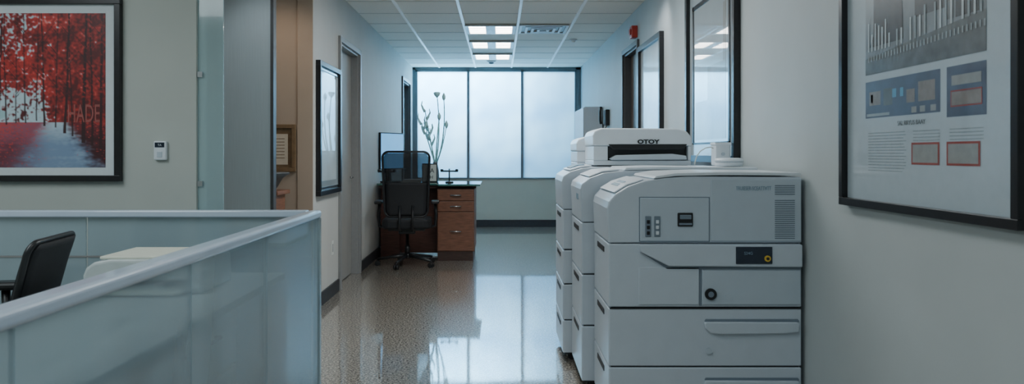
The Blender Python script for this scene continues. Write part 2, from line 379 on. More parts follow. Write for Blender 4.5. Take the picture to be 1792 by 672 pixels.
pmat=mat('forest_print',(.4,.05,.04),.4,coat=.3); at=pmat.node_tree.nodes.new('ShaderNodeAttribute'); at.attribute_name='paint'
pmat.node_tree.links.new(at.outputs['Color'],pmat.node_tree.nodes['Principled BSDF'].inputs['Base Color'])
me.materials.append(pmat)
pr=bpy.data.objects.new('picture_print',me); col.objects.link(pr); pr.parent=r; pr.location=Vector((0,4.0-.0132,0))-OFF[r.name]; OFF[pr.name]=Vector((0,4-.0132,0))
text('HADE',.140,(-2.228,4.0-.0142,1.458),RC,mat('print_letters',(.34,.085,.075),.4,noise=.2,coat=.3),r,'print_lettering',ext=.0002,sx=.48)
# --- near poster on right wall
r=framed('framed_poster',FR,1.94,2.965,1.046,2.08,.03,.035,'large black framed poster with grayscale city photo, panels and text','picture',mm='matdim')
pp=[mat('poster_photo_grey',(.17,.20,.22),.35,noise=.5,nscale=4,coat=.6),mat('poster_dark',(.025,.028,.032),.35,noise=.3,coat=.6),
    mat('poster_light',(.48,.54,.57),.35,noise=.1,coat=.6),mat('poster_navy',(.07,.095,.15),.35,noise=.2,nscale=12,coat=.6),
    mat('poster_taupe',(.22,.19,.17),.35,noise=.15,coat=.6),mat('poster_red',(.30,.045,.03),.35,noise=.1,coat=.6),
    mat('poster_blue',(.10,.30,.45),.35,noise=.1,coat=.6),mat('poster_inkline',(.28,.33,.35),.5,noise=.1,coat=.6),mat('poster_mid',(.10,.115,.12),.35,noise=.3,nscale=20,coat=.6),
    mat('poster_sheet',(.50,.55,.56),.4,noise=.05,coat=.6),mat('poster_grey',(.27,.28,.27),.4,noise=.1,coat=.6)]
bm=bmesh.new(); w=.0125
def q(a,b,c,d,k,m_): fpoly(bm,FR,[(a,c),(b,c),(b,d),(a,d)],w+.0005*k,m_)
q(2.098,2.79,1.54,2.0,0,0)
fpoly(bm,FR,[(2.79,1.54),(2.098,1.54),(2.098,1.66),(2.79,1.60)][::-1],w+.0004,8)
q(2.55,2.73,1.67,2.0,1,1)
fpoly(bm,FR,[(2.76,1.64),(2.70,1.72),(2.69,2.0),(2.55,2.0),(2.53,1.64)],w+.0008,1)
q(2.29,2.46,1.70,2.0,1,1); q(2.33,2.42,1.88,2.0,2,8)
q(2.25,2.29,1.66,1.78,1,8); q(2.13,2.24,1.66,1.94,1,1)
for k in range(17):
    yy=2.115+k*.028; h=.20-.0085*k+.015*math.sin(k*2.1)
    if k%5==4: continue
    q(yy,yy+.010,1.655-k*.002,1.655-k*.002+h*.75,3,2 if k%2 else 7)
for k in range(7): q(2.615+k*.024,2.624+k*.024,1.625,1.675+.055*abs(math.sin(k*1.3)),3,2)
for k in range(34): q(2.10+k*.020,2.107+k*.020,1.612-k*.0008,1.632-k*.0008,3,7)
q(2.318,2.79,1.379,1.514,0,3); q(2.098,2.285,1.36,1.514,0,3)
for a,b,c,d,m_ in((2.68,2.76,1.425,1.475,4),(2.735,2.75,1.435,1.465,1),(2.60,2.66,1.42,1.48,8),(2.575,2.60,1.445,1.475,6),(2.53,2.55,1.445,1.475,6),(2.345,2.44,1.42,1.485,4),(2.46,2.51,1.42,1.465,4),(2.12,2.26,1.455,1.485,10),(2.12,2.26,1.395,1.435,4),(2.40,2.43,1.385,1.405,10),(2.45,2.48,1.385,1.405,10),(2.34,2.37,1.385,1.405,10),(2.62,2.78,1.385,1.395,7)):
    q(a,b,c,d,1,m_)
for a,b,c,d in((2.12,2.26,1.436,1.44),(2.12,2.26,1.39,1.394),(2.116,2.12,1.39,1.44),(2.26,2.264,1.39,1.44)): q(a,b,c,d,2,5)
for k in range(14): q(2.51+random.uniform(0,.03),2.77,1.322-k*.0105,1.3245-k*.0105,1,7)
for k in range(4): q(2.32,2.47,1.322-k*.0105,1.3245-k*.0105,1,7); q(2.11,2.27,1.322-k*.0105,1.3245-k*.0105,1,7)
for a,b in((2.322,2.48),(2.125,2.285)):
    q(a,b,1.212,1.285,1,5); q(a+.008,b-.008,1.219,1.278,2,10)
fin(bm,'poster_print',pp,r,recalc=False)
text('SAL RRYUS BAAY',.022,(XR-w-.002,2.48,1.352),RR,pp[8],r,'poster_lettering',ext=.0002)
# --- second frame right wall (tall)
r=framed('framed_print',FR,4.27,5.40,1.19,2.42,.045,.04,'tall black framed pale print behind reflective glass','picture',mm='mirrorR')
bm=bmesh.new(); a,b,c,d=4.42,5.27,1.31,2.28
fb(bm,FR,a,b,c,c+.012,.012,.018); fb(bm,FR,a,b,d-.03,d,.012,.018); fb(bm,FR,a,a+.03,c,d,.012,.018); fb(bm,FR,b-.03,b,c,d,.012,.018)
fin(bm,'inner_frame',M['frameblk'],r)
bm=bmesh.new(); fb(bm,FR,a+.03,b-.03,c+.012,d-.03,.0125,.0135)
for (a1,b1,c1,d1) in((4.50,4.90,1.34,1.82),(4.90,5.20,1.34,1.60),(4.50,4.56,1.82,2.18)): fb(bm,FR,a1,b1,c1,d1,.0135,.0142,1)
fin(bm,'picture_print',[M['mirror'],mat('print_warm_grey',(.22,.21,.19),.3,noise=.2,nscale=5,glossmix=.3)],r)
r=framed('framed_print',FR,6.25,7.26,1.15,2.28,.05,.04,'tall black framed bright print with glossy glass','picture',mm='mirrorbright')
r=framed('framed_print',FL,5.92,6.71,.905,1.995,.04,.04,'black framed silvery print with bright mat, on the corridor wall','picture',mm='mirror')
bm=bmesh.new(); fb(bm,FL,6.03,6.60,1.02,1.90,.0125,.015); fin(bm,'picture_print',M['mirrorbright'],r)
bm=bmesh.new()
for (a,b,c,d) in((5.97,6.66,.955,.97),(5.97,6.66,1.93,1.945),(5.97,5.985,.97,1.93),(6.645,6.66,.97,1.93)): fb(bm,FL,a,b,c,d,.012,.022)
fin(bm,'inner_frame',M['chrome'],r)
r=framed('framed_notice',FF(5.84),-1.96,-1.592,1.105,1.475,.03,.03,'golden-brown wooden framed notice on the tan wall','notice board',fm='goldw',mm='goldw')
bm=bmesh.new(); F5=FF(5.84)
fb(bm,F5,-1.90,-1.655,1.16,1.40,.0125,.014,0)
for k in range(7): fb(bm,F5,-1.87,-1.68,1.36-k*.025,1.365-k*.025,.0142,.0146,1)
fin(bm,'notice_paper',[M['cream'],M['goldw']],r)
r=root('thermostat',(-1.815,4.0,1.213),'small white wall thermostat with dark display','thermostat')
x0=-1.849; x1=-1.782; z0=1.213; z1=1.315
bm=bmesh.new(); bx(bm,x0,x1,3.975,4.0,z0,z1); fin(bm,'thermostat_body',M['white2'],r,bevel=.006)
bm=bmesh.new(); bx(bm,x0+.008,x1-.008,3.9735,3.976,z0+.068,z1-.008); fin(bm,'thermostat_display',M['lcd'],r)
box('thermostat_dial',x0+.02,x1-.02,3.972,3.976,z0+.015,z0+.045,M['panel'],r,bevel=.001)
text('TA',.016,(-1.815,3.9728,1.293),RC,M['white2'],r,'display_lettering',ext=.0002)
r=root('wall_outlet',(XL+.004,6.5,.36),'pale rectangular wall outlet plate','outlet')
box('outlet_plate',XL,XL+.006,6.47,6.54,.36,.48,M['paper'],r,bevel=.001)
box('outlet_socket',XL+.006,XL+.008,6.49,6.52,.385,.455,M['casing'],r)
r=root('fire_alarm',(XR-.03,7.5,2.41),'small red wall-mounted fire alarm','fire alarm')
box('alarm_body',XR-.06,XR,7.44,7.56,2.41,2.53,M['red'],r,bevel=.006)
box('alarm_strobe',XR-.075,XR-.06,7.47,7.53,2.44,2.50,M['red'],r,bevel=.005)
r=root('wall_telephone',(XR-.02,9.4,1.56),'black wall-mounted telephone with handset and cord','telephone')
box('telephone_body',XR-.05,XR,9.32,9.52,1.60,1.80,M['black'],r,bevel=.008)
bm=bmesh.new(); tube(bm,[(XR-.09,9.45,1.62),(XR-.10,9.45,1.66),(XR-.10,9.45,1.79),(XR-.09,9.45,1.84)],.018); fin(bm,'telephone_handset',M['black'],r)
bm=bmesh.new(); tube(bm,[(XR-.06,9.45,1.615),(XR-.07,9.42,1.55),(XR-.06,9.38,1.54),(XR-.03,9.36,1.60)],.005); fin(bm,'telephone_cord',M['black'],r)
# ---------------------------------------------------------------- copiers
def copier(x0,y0,y1,ztop,zfront,seams,label,profile,x1=1.37,mm='white'):
    r=root('photocopier',((x0+x1)/2,(y0+y1)/2,0),label,'photocopier')
    prof=profile
    hs=prof[0][1]
    box('machine_core',x0+.012,x1-.01,y0+.012,y1-.012,.045,hs+.02,M['slot'],r)
    bm=bmesh.new(); prism(bm,prof,'y',y0,y1,smooth=False); fin(bm,'scanner_housing',M[mm],r,bevel=.006)
    zs=[hs]+seams+[.05]
    for i in range(len(zs)-1):
        zt=zs[i]-.004; zb=zs[i+1]+.003
        nm='paper_drawer' if i>=1 else 'print_unit'
        dr=box(nm,x0,x1,y0+.002,y1-.002,zb,zt,M[mm],r,bevel=.006)
        box('drawer_grip',x0-.003,x0+.004,y0+.14,y1-.14,zt-.055,zt-.03,M['slot'],dr)
    for xx in(x0+.06,x1-.06):
        for yy in(y0+.06,y1-.06):
            bm=bmesh.new(); 
            a=[(xx,yy-.012,.025),(xx,yy+.012,.025)]; tube(bm,a,.025,seg=16); bx(bm,xx-.015,xx+.015,yy-.02,yy+.02,.03,.05)
            fin(bm,'caster',M['black'],r)
    return r
profA=[(.497,.844),(.489,1.0),(.497,1.03),(.53,1.066),(.585,1.10),(.66,1.125),(.75,1.139),(.86,1.145),(1.37,1.142),(1.37,.844)]
A=copier(.497,3.36,3.87,1.15,1.03,[.55,.283],'large grey-white office photocopier with vented side panel and curved lid',profA)
YA=3.36
bm=bmesh.new(); prism(bm,[(.70,1.134),(.80,1.146),(1.0,1.150),(1.365,1.148),(1.37,1.152),(1.36,1.162),(1.0,1.165),(.80,1.160),(.71,1.146)],'y',YA-.004,3.874); fin(bm,'scanner_lid',M['white2'],A,bevel=.003)
bm=bmesh.new(); prism(bm,[(.53,1.068),(.585,1.102),(.66,1.127),(.66,1.133),(.58,1.108),(.522,1.072)],'y',YA+.03,3.84); fin(bm,'control_panel',M['white2'],A,bevel=.002)
bm=bmesh.new(); prism(bm,[(.56,1.094),(.60,1.114),(.60,1.117),(.558,1.097)],'y',YA+.15,3.70); fin(bm,'touch_screen',M['blue_ink'],A)
side=box('side_panel',.958,1.366,YA-.006,YA+.01,.852,1.13,M['panel'],A,bevel=.003)
text('TRUIESER-SCEATTVTT',.026,(1.15,YA-.0068,1.090),RC,M['blue_ink'],A,'brand_lettering',sx=.62)
bm=bmesh.new()
for k in range(26): 
    z=1.103-k*.0095
    if k in(5,6): continue
    bx(bm,1.246,1.336,YA-.0075,YA-.0055,z-.0022,z+.0022)
fin(bm,'side_vent',M['ventline'],A)
dr=box('side_door',.638,.950,YA-.006,YA+.01,.852,1.048,M['panel'],A,bevel=.004)
box('door_gap',.634,.954,YA-.0012,YA+.01,.849,1.052,M['ventline'],A)
for xx in(.674,.715):
    box('rocker_switch',xx-.014,xx+.014,YA-.010,YA-.004,.872,.966,M['ventline'],A,bevel=.003)
    for z in(.89,.915,.94): box('switch_key',xx-.007,xx+.007,YA-.014,YA-.009,z-.008,z+.008,M['black'] if xx<.7 else M['white2'],A,bevel=.002)
bm=bmesh.new(); bx(bm,.806,.876,YA-.013,YA-.004,.919,.981); lt=fin(bm,'door_latch',M['black'],A,bevel=.008)
box('latch_lever',.815,.867,YA-.019,YA-.012,.952,.972,M['ventline'],A,bevel=.003)
box('latch_lip',.812,.87,YA-.018,YA-.012,.926,.935,M['ventline'],A,bevel=.002)
bm=bmesh.new(); prism(bm,[(.630,.838),(.638,.805),(.765,.741),(1.366,.737),(1.366,.838)],'y',YA-.022,YA+.004); fin(bm,'side_tray',M['white'],A,bevel=.005)
bm=bmesh.new(); prism(bm,[(.640,.803),(.765,.739),(1.366,.735),(1.366,.727),(.76,.727)],'y',YA-.004,YA+.003); fin(bm,'tray_shade',M['ventline'],A)  # dark strip that paints the shadow beneath the protruding tray
box('side_display',1.065,1.228,YA-.0265,YA-.020,.752,.829,M['lcd'],A,bevel=.002)
bm=bmesh.new(); tube(bm,[(1.205,YA-.026,.777),(1.205,YA-.033,.777)],.014,seg=20); fin(bm,'display_knob',M['yellow'],A)
bm=bmesh.new(); tube(bm,[(1.205,YA-.033,.777),(1.205,YA-.036,.777)],.007,seg=16); fin(bm,'knob_center',M['black'],A)
text('S24G',.018,(1.12,YA-.0268,.80),RC,M['blue_ink'],A,'display_lettering')
box('lower_side_door',.918,1.364,YA-.006,YA+.004,.565,.722,M['panel'],A,bevel=.004)
box('lower_side_panel',.632,.905,YA-.004,YA+.004,.565,.735,M['white'],A,bevel=.003)
box('panel_seam',.906,.917,YA-.0012,YA+.004,.560,.730,M['ventline'],A)
bm=bmesh.new(); tube(bm,[(.955,YA-.004,.614),(.955,YA-.018,.614)],.026,seg=24); fin(bm,'lock_knob',M['black'],A)
bm=bmesh.new(); tube(bm,[(.955,YA-.017,.614),(.955,YA-.020,.614)],.013,seg=20); fin(bm,'knob_center',M['ventline'],A)
bm=bmesh.new(); tube(bm,[(1.038,YA-.004,.60),(1.038,YA-.010,.60)],.015,seg=18); fin(bm,'key_lock',M['panel'],A)
for k,z in enumerate((.455,.19)):
    bm=bmesh.new(); prism(bm,[(.930,z+.036),(.936,z+.044),(1.352,z+.044),(1.358,z+.036),(1.352,z+.028),(.940,z+.028)],'y',YA-.003,YA+.003); fin(bm,'handle_recess',M['ventline'],A)
    bm=bmesh.new(); prism(bm,[(.926,z+.026),(.934,z+.034),(1.350,z+.032),(1.357,z+.024),(1.352,z-.012),(1.30,z-.018),(1.0,z-.022),(.955,z-.016),(.932,z+.004)],'y',YA-.016,YA+.004); fin(bm,'side_handle',M['white'],A,bevel=.006,seg=3)
    bm=bmesh.new(); tube(bm,[(.95,YA,z-.10),(.95,YA-.006,z-.10)],.014,seg=16); fin(bm,'key_lock',M['panel'],A)
bm=bmesh.new(); bx(bm,.502,1.366,YA-.0005,YA+.01,.545,.549); fin(bm,'seam_line',M['slot'],A)
profB=[(.435,.888),(.428,1.06),(.436,1.088),(.48,1.12),(.55,1.146),(.66,1.158),(.85,1.160),(1.37,1.158),(1.37,.888)]
B=copier(.435,3.90,4.42,1.16,1.08,[.614,.344],'grey-white office photocopier with curved front, in the middle of the row',profB)
bm=bmesh.new(); prism(bm,[(.66,1.160),(.85,1.163),(1.36,1.161),(1.36,1.175),(.85,1.178),(.67,1.174)],'y',3.905,4.415); fin(bm,'scanner_lid',M['white2'],B,bevel=.003)
bm=bmesh.new(); prism(bm,[(.482,1.123),(.55,1.149),(.64,1.159),(.64,1.166),(.545,1.156),(.476,1.128)],'y',3.94,4.38); fin(bm,'control_panel',M['white2'],B,bevel=.002)
box('status_label',.429,.433,4.02,4.12,1.0,1.03,M['blue_ink'],B)
profC=[(.383,.915),(.376,1.08),(.386,1.112),(.43,1.140),(.50,1.160),(.60,1.168),(1.37,1.168),(1.37,.915)]
C=copier(.383,4.45,4.98,1.168,1.11,[.672,.466,.25],'white office photocopier with document feeder on top',profC,mm='white')
bm=bmesh.new(); prism(bm,[(.432,1.143),(.50,1.163),(.56,1.168),(.56,1.178),(.495,1.172),(.425,1.149)],'y',4.49,4.94); fin(bm,'control_panel',M['white2'],C,bevel=.002)
bm=bmesh.new(); prism(bm,[(.445,1.155),(.49,1.170),(.53,1.175),(.53,1.181),(.487,1.177),(.441,1.160)],'y',4.60,4.85); fin(bm,'touch_screen',M['blue_ink'],C)
def feeder(r,x0,x1,y0,y1,z0,z1,logo):
    h=z1-z0; zc=z0+h*.52
    bm=bmesh.new(); prism(bm,[(x0,zc),(x0-.002,z1-.045),(x0+.012,z1-.015),(x0+.05,z1),(x1-.09,z1-.003),(x1-.03,z1-.018),(x1,z1-.055),(x1,zc)],'y',y0,y1)
    o=fin(bm,'document_feeder',M['white2'],r,bevel=.01,seg=3)
    bm=bmesh.new(); bx(bm,x0+.004,x0+.09,y0+.006,y1,z0+.03,zc-.001); bx(bm,x1-.02,x1-.002,y0+.006,y1,z0+.03,zc-.001); bx(bm,x0+.004,x1-.002,y0+.01,y1,z0,z0+.03)
    fin(bm,'feeder_base',M['white2'],r,bevel=.004)
    box('feeder_slot',x0+.09,x1-.02,y0+.05,y1-.02,z0+.03,zc-.001,M['slot'],r)
    bm=bmesh.new(); prism(bm,[(x0+.10,z0+.040),(x0+.14,z0+.062),(x1-.12,z0+.07),(x1-.035,z0+.058),(x1-.03,z0+.034),(x0+.11,z0+.032)],'y',y0-.01,y0+.3); fin(bm,'output_tray',M['white'],r,bevel=.004)
    bm=bmesh.new(); prism(bm,[(x0+.09,zc+.012),(x0+.12,zc-.022),(x1-.05,zc-.022),(x1-.025,zc+.012)],'y',y0-.004,y0+.02); fin(bm,'feeder_visor',M['black'],r,bevel=.006)
    if logo: text(logo,.034,((x0+x1)/2+.035,y0-.003,z1-.084),RC,M['black'],r,'logo_lettering',ext=.0015,sx=1.35,bold=.0015)
feeder(C,.571,1.168,4.50,4.95,1.176,1.402,'OTOY')
box('feeder_riser',.60,1.15,4.53,4.93,1.168,1.18,M['slot'],C)
profD=[(.50,.90),(.495,1.08),(.505,1.10),(.55,1.13),(.64,1.15),(1.37,1.15),(1.37,.90)]
D=copier(.50,5.01,5.52,1.15,1.1,[.66,.45,.25],'white office photocopier with document feeder, at the end of the row',profD)
feeder(D,.53,1.10,5.06,5.50,1.158,1.36,None)
box('feeder_riser',.56,1.08,5.08,5.48,1.15,1.16,M['slot'],D)
r=root('round_canister',(1.27,4.10,1.178),'low round white plastic canister resting on a photocopier','canister')
bm=bmesh.new(); lathe(bm,[(.070,0),(.074,.004),(.074,.022),(.068,.026)],(1.27,4.10,1.178),seg=32); fin(bm,'canister_body',M['white2'],r)
bm=bmesh.new(); lathe(bm,[(.078,.026),(.080,.030),(.074,.042),(.05,.046)],(1.27,4.10,1.178),seg=32); fin(bm,'canister_lid',M['white2'],r)
r=root('label_printer',(1.29,4.33,1.178),'small upright white desktop device with coiled cable','device')
box('device_body',1.25,1.335,4.28,4.38,1.178,1.305,M['white2'],r,bevel=.008)
box('device_cap',1.246,1.339,4.276,4.384,1.295,1.312,M['white2'],r,bevel=.004)
bm=bmesh.new(); tube(bm,[(1.292,4.279,1.245),(1.292,4.274,1.245)],.010,seg=16); fin(bm,'device_button',M['panel'],r)
bm=bmesh.new()
tube(bm,[(1.255,4.33,1.275),(1.235,4.33,1.285),(1.205,4.33,1.28),(1.175,4.33,1.262),(1.155,4.33,1.235),(1.145,4.33,1.205),(1.14,4.33,1.182)],.0035,seg=6); fin(bm,'device_cable',M['paper'],r)
r=root('storage_cabinet',(1.25,10.45,0),'tall narrow white storage cabinet against the wall','cabinet')
box('cabinet_body',1.14,1.377,9.9,11.0,.05,1.87,M['white'],r,bevel=.004)
box('cabinet_plinth',1.15,1.375,9.92,10.98,0,.05,M['casing'],r)
for k in range(2):
    y0=9.905+k*.548; dd=box('cabinet_door',1.125,1.14,y0,y0+.542,.06,1.86,M['white'],r,bevel=.003)
    yy=y0+.50 if k==0 else y0+.04
    bm=bmesh.new(); tube(bm,[(1.125,yy,1.0),(1.10,yy,1.0),(1.10,yy,1.15),(1.125,yy,1.15)],.006); fin(bm,'door_handle',M['chrome'],dd)
# ---------------------------------------------------------------- glass partition
XP=-.84; ZR=.98
r=root('glass_partition',(XP-.03,2.0,0),'frosted teal glass partition with satin white top rail beside the aisle','partition')
bm=bmesh.new(); prism(bm,[(XP-.06,.4),(XP,.4),(XP,3.52),(XP-.035,3.545),(XP-.06,3.49)],'z',ZR-.036,ZR); fin(bm,'top_rail',M['rail'],r,bevel=.012,seg=4)
for i,(a,b) in enumerate(((.4,1.30),(1.305,2.05),(2.055,2.72),(2.725,3.50))):
    box('glass_panel',XP-.022,XP-.010,a,b,.05,ZR-.037,M['fglass'],r)
box('bottom_rail',XP-.04,XP-.002,.4,3.50,0,.05,M['rail'],r,bevel=.003)
box('corner_post',XP-.034,XP-.004,3.502,3.53,.05,ZR-.037,M['fglass'],r)
r=root('glass_partition',(-2.5,3.53,0),'frosted teal glass partition with satin white top rail before the picture wall','partition')
box('top_rail',-4.18,XP-.066,3.49,3.55,ZR-.032,ZR,M['rail'],r,bevel=.006)
for a,b in((-4.18,-3.05),(-3.04,-1.955),(-1.945,XP-.05)):
    box('glass_panel',a,b,3.515,3.525,.765,ZR-.033,M['fglass'],r); box('glass_panel',a,b,3.515,3.525,.05,.757,M['fglass'],r)
box('bottom_rail',-4.18,XP-.066,3.50,3.54,0,.05,M['rail'],r)
box('cross_rail',-4.18,XP-.05,3.512,3.528,.757,.765,M['casing'],r)
r=root('office_desk',(-1.42,2.4,0),'pale laminate desk with drawer pedestals behind the glass partition','desk')
box('desk_top',-1.75,-.95,1.2,3.3,.69,.72,M['desktop'],r,bevel=.004)
for y0 in(1.3,2.1):
    b=box('pedestal',-1.5,-1.0,y0,y0+.7,.0,.69,M['desktop'],r,bevel=.003)
    for k in range(3):
        d=box('drawer',-1.0,-.985,y0+.01,y0+.69,.05+k*.21,.05+k*.21+.20,M['white2'],r,bevel=.003)
        bm=bmesh.new(); tube(bm,[(-.985,y0+.22,.19+k*.21),(-.965,y0+.22,.19+k*.21),(-.965,y0+.48,.19+k*.21),(-.985,y0+.48,.19+k*.21)],.006); fin(bm,'drawer_handle',M['chrome'],d)
box('desk_leg',-1.74,-1.70,1.25,3.25,0,.69,M['desktop'],r)
r=root('desktop_printer',(-1.34,2.95,.72),'rounded beige desktop printer on the pale desk','printer')
bm=bmesh.new(); prism(bm,[(-1.555,.725),(-1.56,.79),(-1.548,.820),(-1.52,.840),(-1.46,.852),(-1.14,.854),(-1.11,.845),(-1.105,.725)],'y',2.78,3.08); fin(bm,'printer_body',M['desktop'],r,bevel=.012,seg=3)
box('printer_slot',-1.51,-1.16,2.772,2.80,.755,.775,M['slot'],r)
box('printer_tray',-1.49,-1.18,2.72,2.80,.728,.738,M['beige'],r,bevel=.002)
box('printer_lid',-1.50,-1.13,2.79,3.07,.850,.862,M['beige'],r,bevel=.004)
# ---------------------------------------------------------------- office chairs
def rrect(w,h,rad,n=6):
    pts=[]
    for cx,cy,a0 in((w/2-rad,h-rad,0),(-w/2+rad,h-rad,90),(-w/2+rad,rad,180),(w/2-rad,rad,270)):
        for k in range(n+1):
            a=math.radians(a0+90*k/n); pts.append((cx+rad*math.cos(a),cy+rad*math.sin(a)))
    return pts
def chair(name,label,loc,rotz,seat_h,top,wide,meshback,lean=.08,padback=-.13,bow=.03,rc=.07,rb_=.29):
    r=root(name,loc,label,'chair',local=True)
    z0=seat_h+.06; hh=top-z0
    def BP(x,t,off=0):
        return (x,-.21-lean*t/hh+bow*math.sin(math.pi*t/hh)+off-.024*(1-(2*x/wide)**2),z0+t)
    out=[(x*(1-.10*(1-min(1,t/hh*1.0))),t) for x,t in rrect(wide,hh,rc)]
    bm=bmesh.new(); tube(bm,[BP(x,t) for x,t in out],.013,seg=8,closed=True); fin(bm,'backrest_frame',M['black'],r)
    def grid(t0,t1,thick,m_,nm,sc=1.0):
        bm=bmesh.new(); NX,NZ=10,14; G=[[],[]]
        for side in(0,1):
            for j in range(NZ+1):
                t=t0+(t1-t0)*j/NZ; row=[]
                wv=wide*(1-.10*(1-t/hh))*.96*sc
                e=min(1,max(0,(t)/rc)); e2=min(1,max(0,(hh-t)/rc))
                cut=rc*(1-math.sqrt(max(0,1-(1-e)**2)))+rc*(1-math.sqrt(max(0,1-(1-e2)**2)))
                wv-=2*cut
                for i in range(NX+1):
                    x=(-.5+i/NX)*wv; p=BP(x,t,(-thick/2 if side==0 else thick/2)); row.append(bm.verts.new(p))
                G[side].append(row)
        for side in(0,1):
            for j in range(NZ):
                for i in range(NX):
                    a,b,c,d=G[side][j][i],G[side][j][i+1],G[side][j+1][i+1],G[side][j+1][i]
                    f=bm.faces.new((a,b,c,d)); f.smooth=True
        for j in range(NZ):
            for i in(0,NX): bm.faces.new((G[0][j][i],G[0][j+1][i],G[1][j+1][i],G[1][j][i]))
        for i in range(NX):
            for j in(0,NZ): bm.faces.new((G[0][j][i],G[0][j][i+1],G[1][j][i+1],G[1][j][i]))
        return fin(bm,nm,m_,r)
    if meshback:
        grid(hh*.02,hh*.98,.006,M['meshf'],'backrest_mesh')
        grid(hh*.02,hh*.52,.03,M['fabric'],'lumbar_pad',.96)
    else: grid(.006,hh-.006,.035,M['fabric'],'backrest_pad')
    bm=bmesh.new(); prof=rrect(.54,.50,.10); prism(bm,[(x,y-.22) for x,y in prof],'z',seat_h-.08,seat_h+.03); fin(bm,'seat',M['fabric'],r,bevel=.030,seg=4)
    box('seat_pan',-.2,.2,-.17,.22,seat_h-.10,seat_h-.075,M['black'],r,bevel=.006)
    bm=bmesh.new(); bx(bm,-.09,.09,-.12,.12,seat_h-.14,seat_h-.098); fin(bm,'tilt_mechanism',M['black'],r,bevel=.01)
    for sx in(-.07,.07):
        bm=bmesh.new(); tube(bm,[(sx,-.08,seat_h-.11),(sx,-.26,seat_h-.08),(sx,-.275,seat_h+.02),(sx,-.245,z0+.12)],.014)
        fin(bm,'back_bracket',M['black'],r)
    for sx in(-1,1):
        bm=bmesh.new(); x=sx*.31; tube(bm,[(sx*.19,0,seat_h-.085),(x,0,seat_h-.06),(x+sx*.01,0,seat_h+.05),(x,0.0,seat_h+.19)],.018); a=fin(bm,'armrest',M['black'],r)
        bm=bmesh.new(); bx(bm,x-.045,x+.045,padback,.14,seat_h+.19,seat_h+.225); fin(bm,'armrest_pad',M['black'],a,bevel=.012)
    bm=bmesh.new(); lathe(bm,[(.028,.13),(.028,(seat_h-.13)*.6),(.018,(seat_h-.13)*.6+.002),(.018,seat_h-.13)]); fin(bm,'gas_column',M['black'],r)
    bm=bmesh.new(); lathe(bm,[(.035,.08),(.045,.09),(.04,.13),(.03,.135)])
    for k in range(5):
        a=math.radians(90+72*k+18); c_,s_=math.cos(a),math.sin(a)
        tube(bm,[(0.02*c_,.02*s_,.112),(.15*c_,.15*s_,.098),(rb_*c_,rb_*s_,.072)],.024,r1=.014,seg=8)
    fin(bm,'star_base',M['black'],r)
    for k in range(5):
        a=math.radians(90+72*k+18); c_,s_=math.cos(a),math.sin(a); px,py=rb_*c_,rb_*s_
        bm=bmesh.new(); n=Vector((-s_,c_,0))
        for sg in(-1,1):
            p=Vector((px,py,.028)); tube(bm,[p+n*sg*.004,p+n*sg*.026],.028,seg=14)
        tube(bm,[(px,py,.03),(px,py,.075)],.008,seg=8); fin(bm,'caster',M['black'],r)
    r.rotation_euler=(0,0,rotz); return r
chair('office_chair','black mesh-back swivel chair at the brown wooden desk',(-1.02,8.28,0),math.radians(4),.50,1.265,.51,True,rb_=.33)
chair('office_chair','black low-back swivel chair behind the glass partition',(-2.12,2.97,0),math.radians(100),.46,.905,.42,False,lean=.10,padback=-.20,bow=.008,rc=.045)
# ---------------------------------------------------------------- brown desk
r=root('office_desk',(-.83,9.0,0),'brown wooden desk with drawer pedestal and green glass top','desk')
ZD=.87
bm=bmesh.new(); prism(bm,[(-1.44,8.75),(-.74,8.75),(-.70,8.56),(-.215,8.56),(-.215,9.5),(-1.44,9.5)],'z',ZD,ZD+.022); fin(bm,'desk_top',M['deskglass'],r,bevel=.003)
box('top_substrate',-1.42,-.27,8.78,9.44,ZD-.035,ZD,M['wooddk'],r)
ped=box('drawer_pedestal',-.715,-.285,8.62,9.4,.11,ZD-.036,M['wood'],r,bevel=.003)
box('pedestal_plinth',-.712,-.30,8.63,9.38,0,.11,M['wooddk'],r)
for z0,z1 in((.70,.825),(.575,.693),(.12,.568)):
    d=box('drawer',-.708,-.292,8.60,8.62,z0,z1,M['wood'],r,bevel=.004)
    zh=(z0+z1)/2
    bm=bmesh.new(); tube(bm,[(-.56,8.60,zh),(-.56,8.575,zh),(-.44,8.575,zh),(-.44,8.60,zh)],.008); fin(bm,'drawer_handle',M['chrome'],d)
p2=box('side_cabinet',-1.43,-1.20,8.98,9.45,.0,ZD-.036,M['woodred'],r,bevel=.003)
box('modesty_panel',-1.20,-.716,9.10,9.14,.03,ZD-.036,M['woodred'],r)
mo=root('computer_monitor',(0,0,0),'black computer monitor with blue screen on the desk','monitor',local=True)
box('monitor_shell',-.25,.25,-.012,.02,.13,.50,M['black'],mo,bevel=.005); box('monitor_screen',-.240,.240,-.0145,-.011,.140,.490,M['screen'],mo)
bm=bmesh.new(); bx(bm,-.025,.025,.02,.04,.01,.30); fin(bm,'monitor_stand',M['black'],mo,bevel=.003)
box('monitor_base',-.11,.11,-.07,.10,0,.012,M['black'],mo,bevel=.004)
mo.location=(-1.33,9.20,ZD+.022); mo.rotation_euler=(0,0,math.radians(64)); mo.scale=(1,1,1.22)
def stand(x,y,label):
    r=root('desk_stand',(x,y,ZD+.022),label,'stand'); z=ZD+.022
    bm=bmesh.new(); lathe(bm,[(.05,0),(.05,.012),(.02,.02)],(x,y,z)); fin(bm,'stand_base',M['black'],r)
    bm=bmesh.new(); tube(bm,[(x,y,z+.015),(x,y,z+.17)],.009); fin(bm,'stand_pole',M['black'],r)
    bm=bmesh.new(); tube(bm,[(x-.10,y,z+.14),(x+.10,y,z+.14)],.010); 
    for dx in(-.09,.09): lathe(bm,[(.016,0),(.02,.02),(.016,.035)],(x+dx,y,z+.13),seg=12)
    fin(bm,'stand_crossbar',M['black'],r)
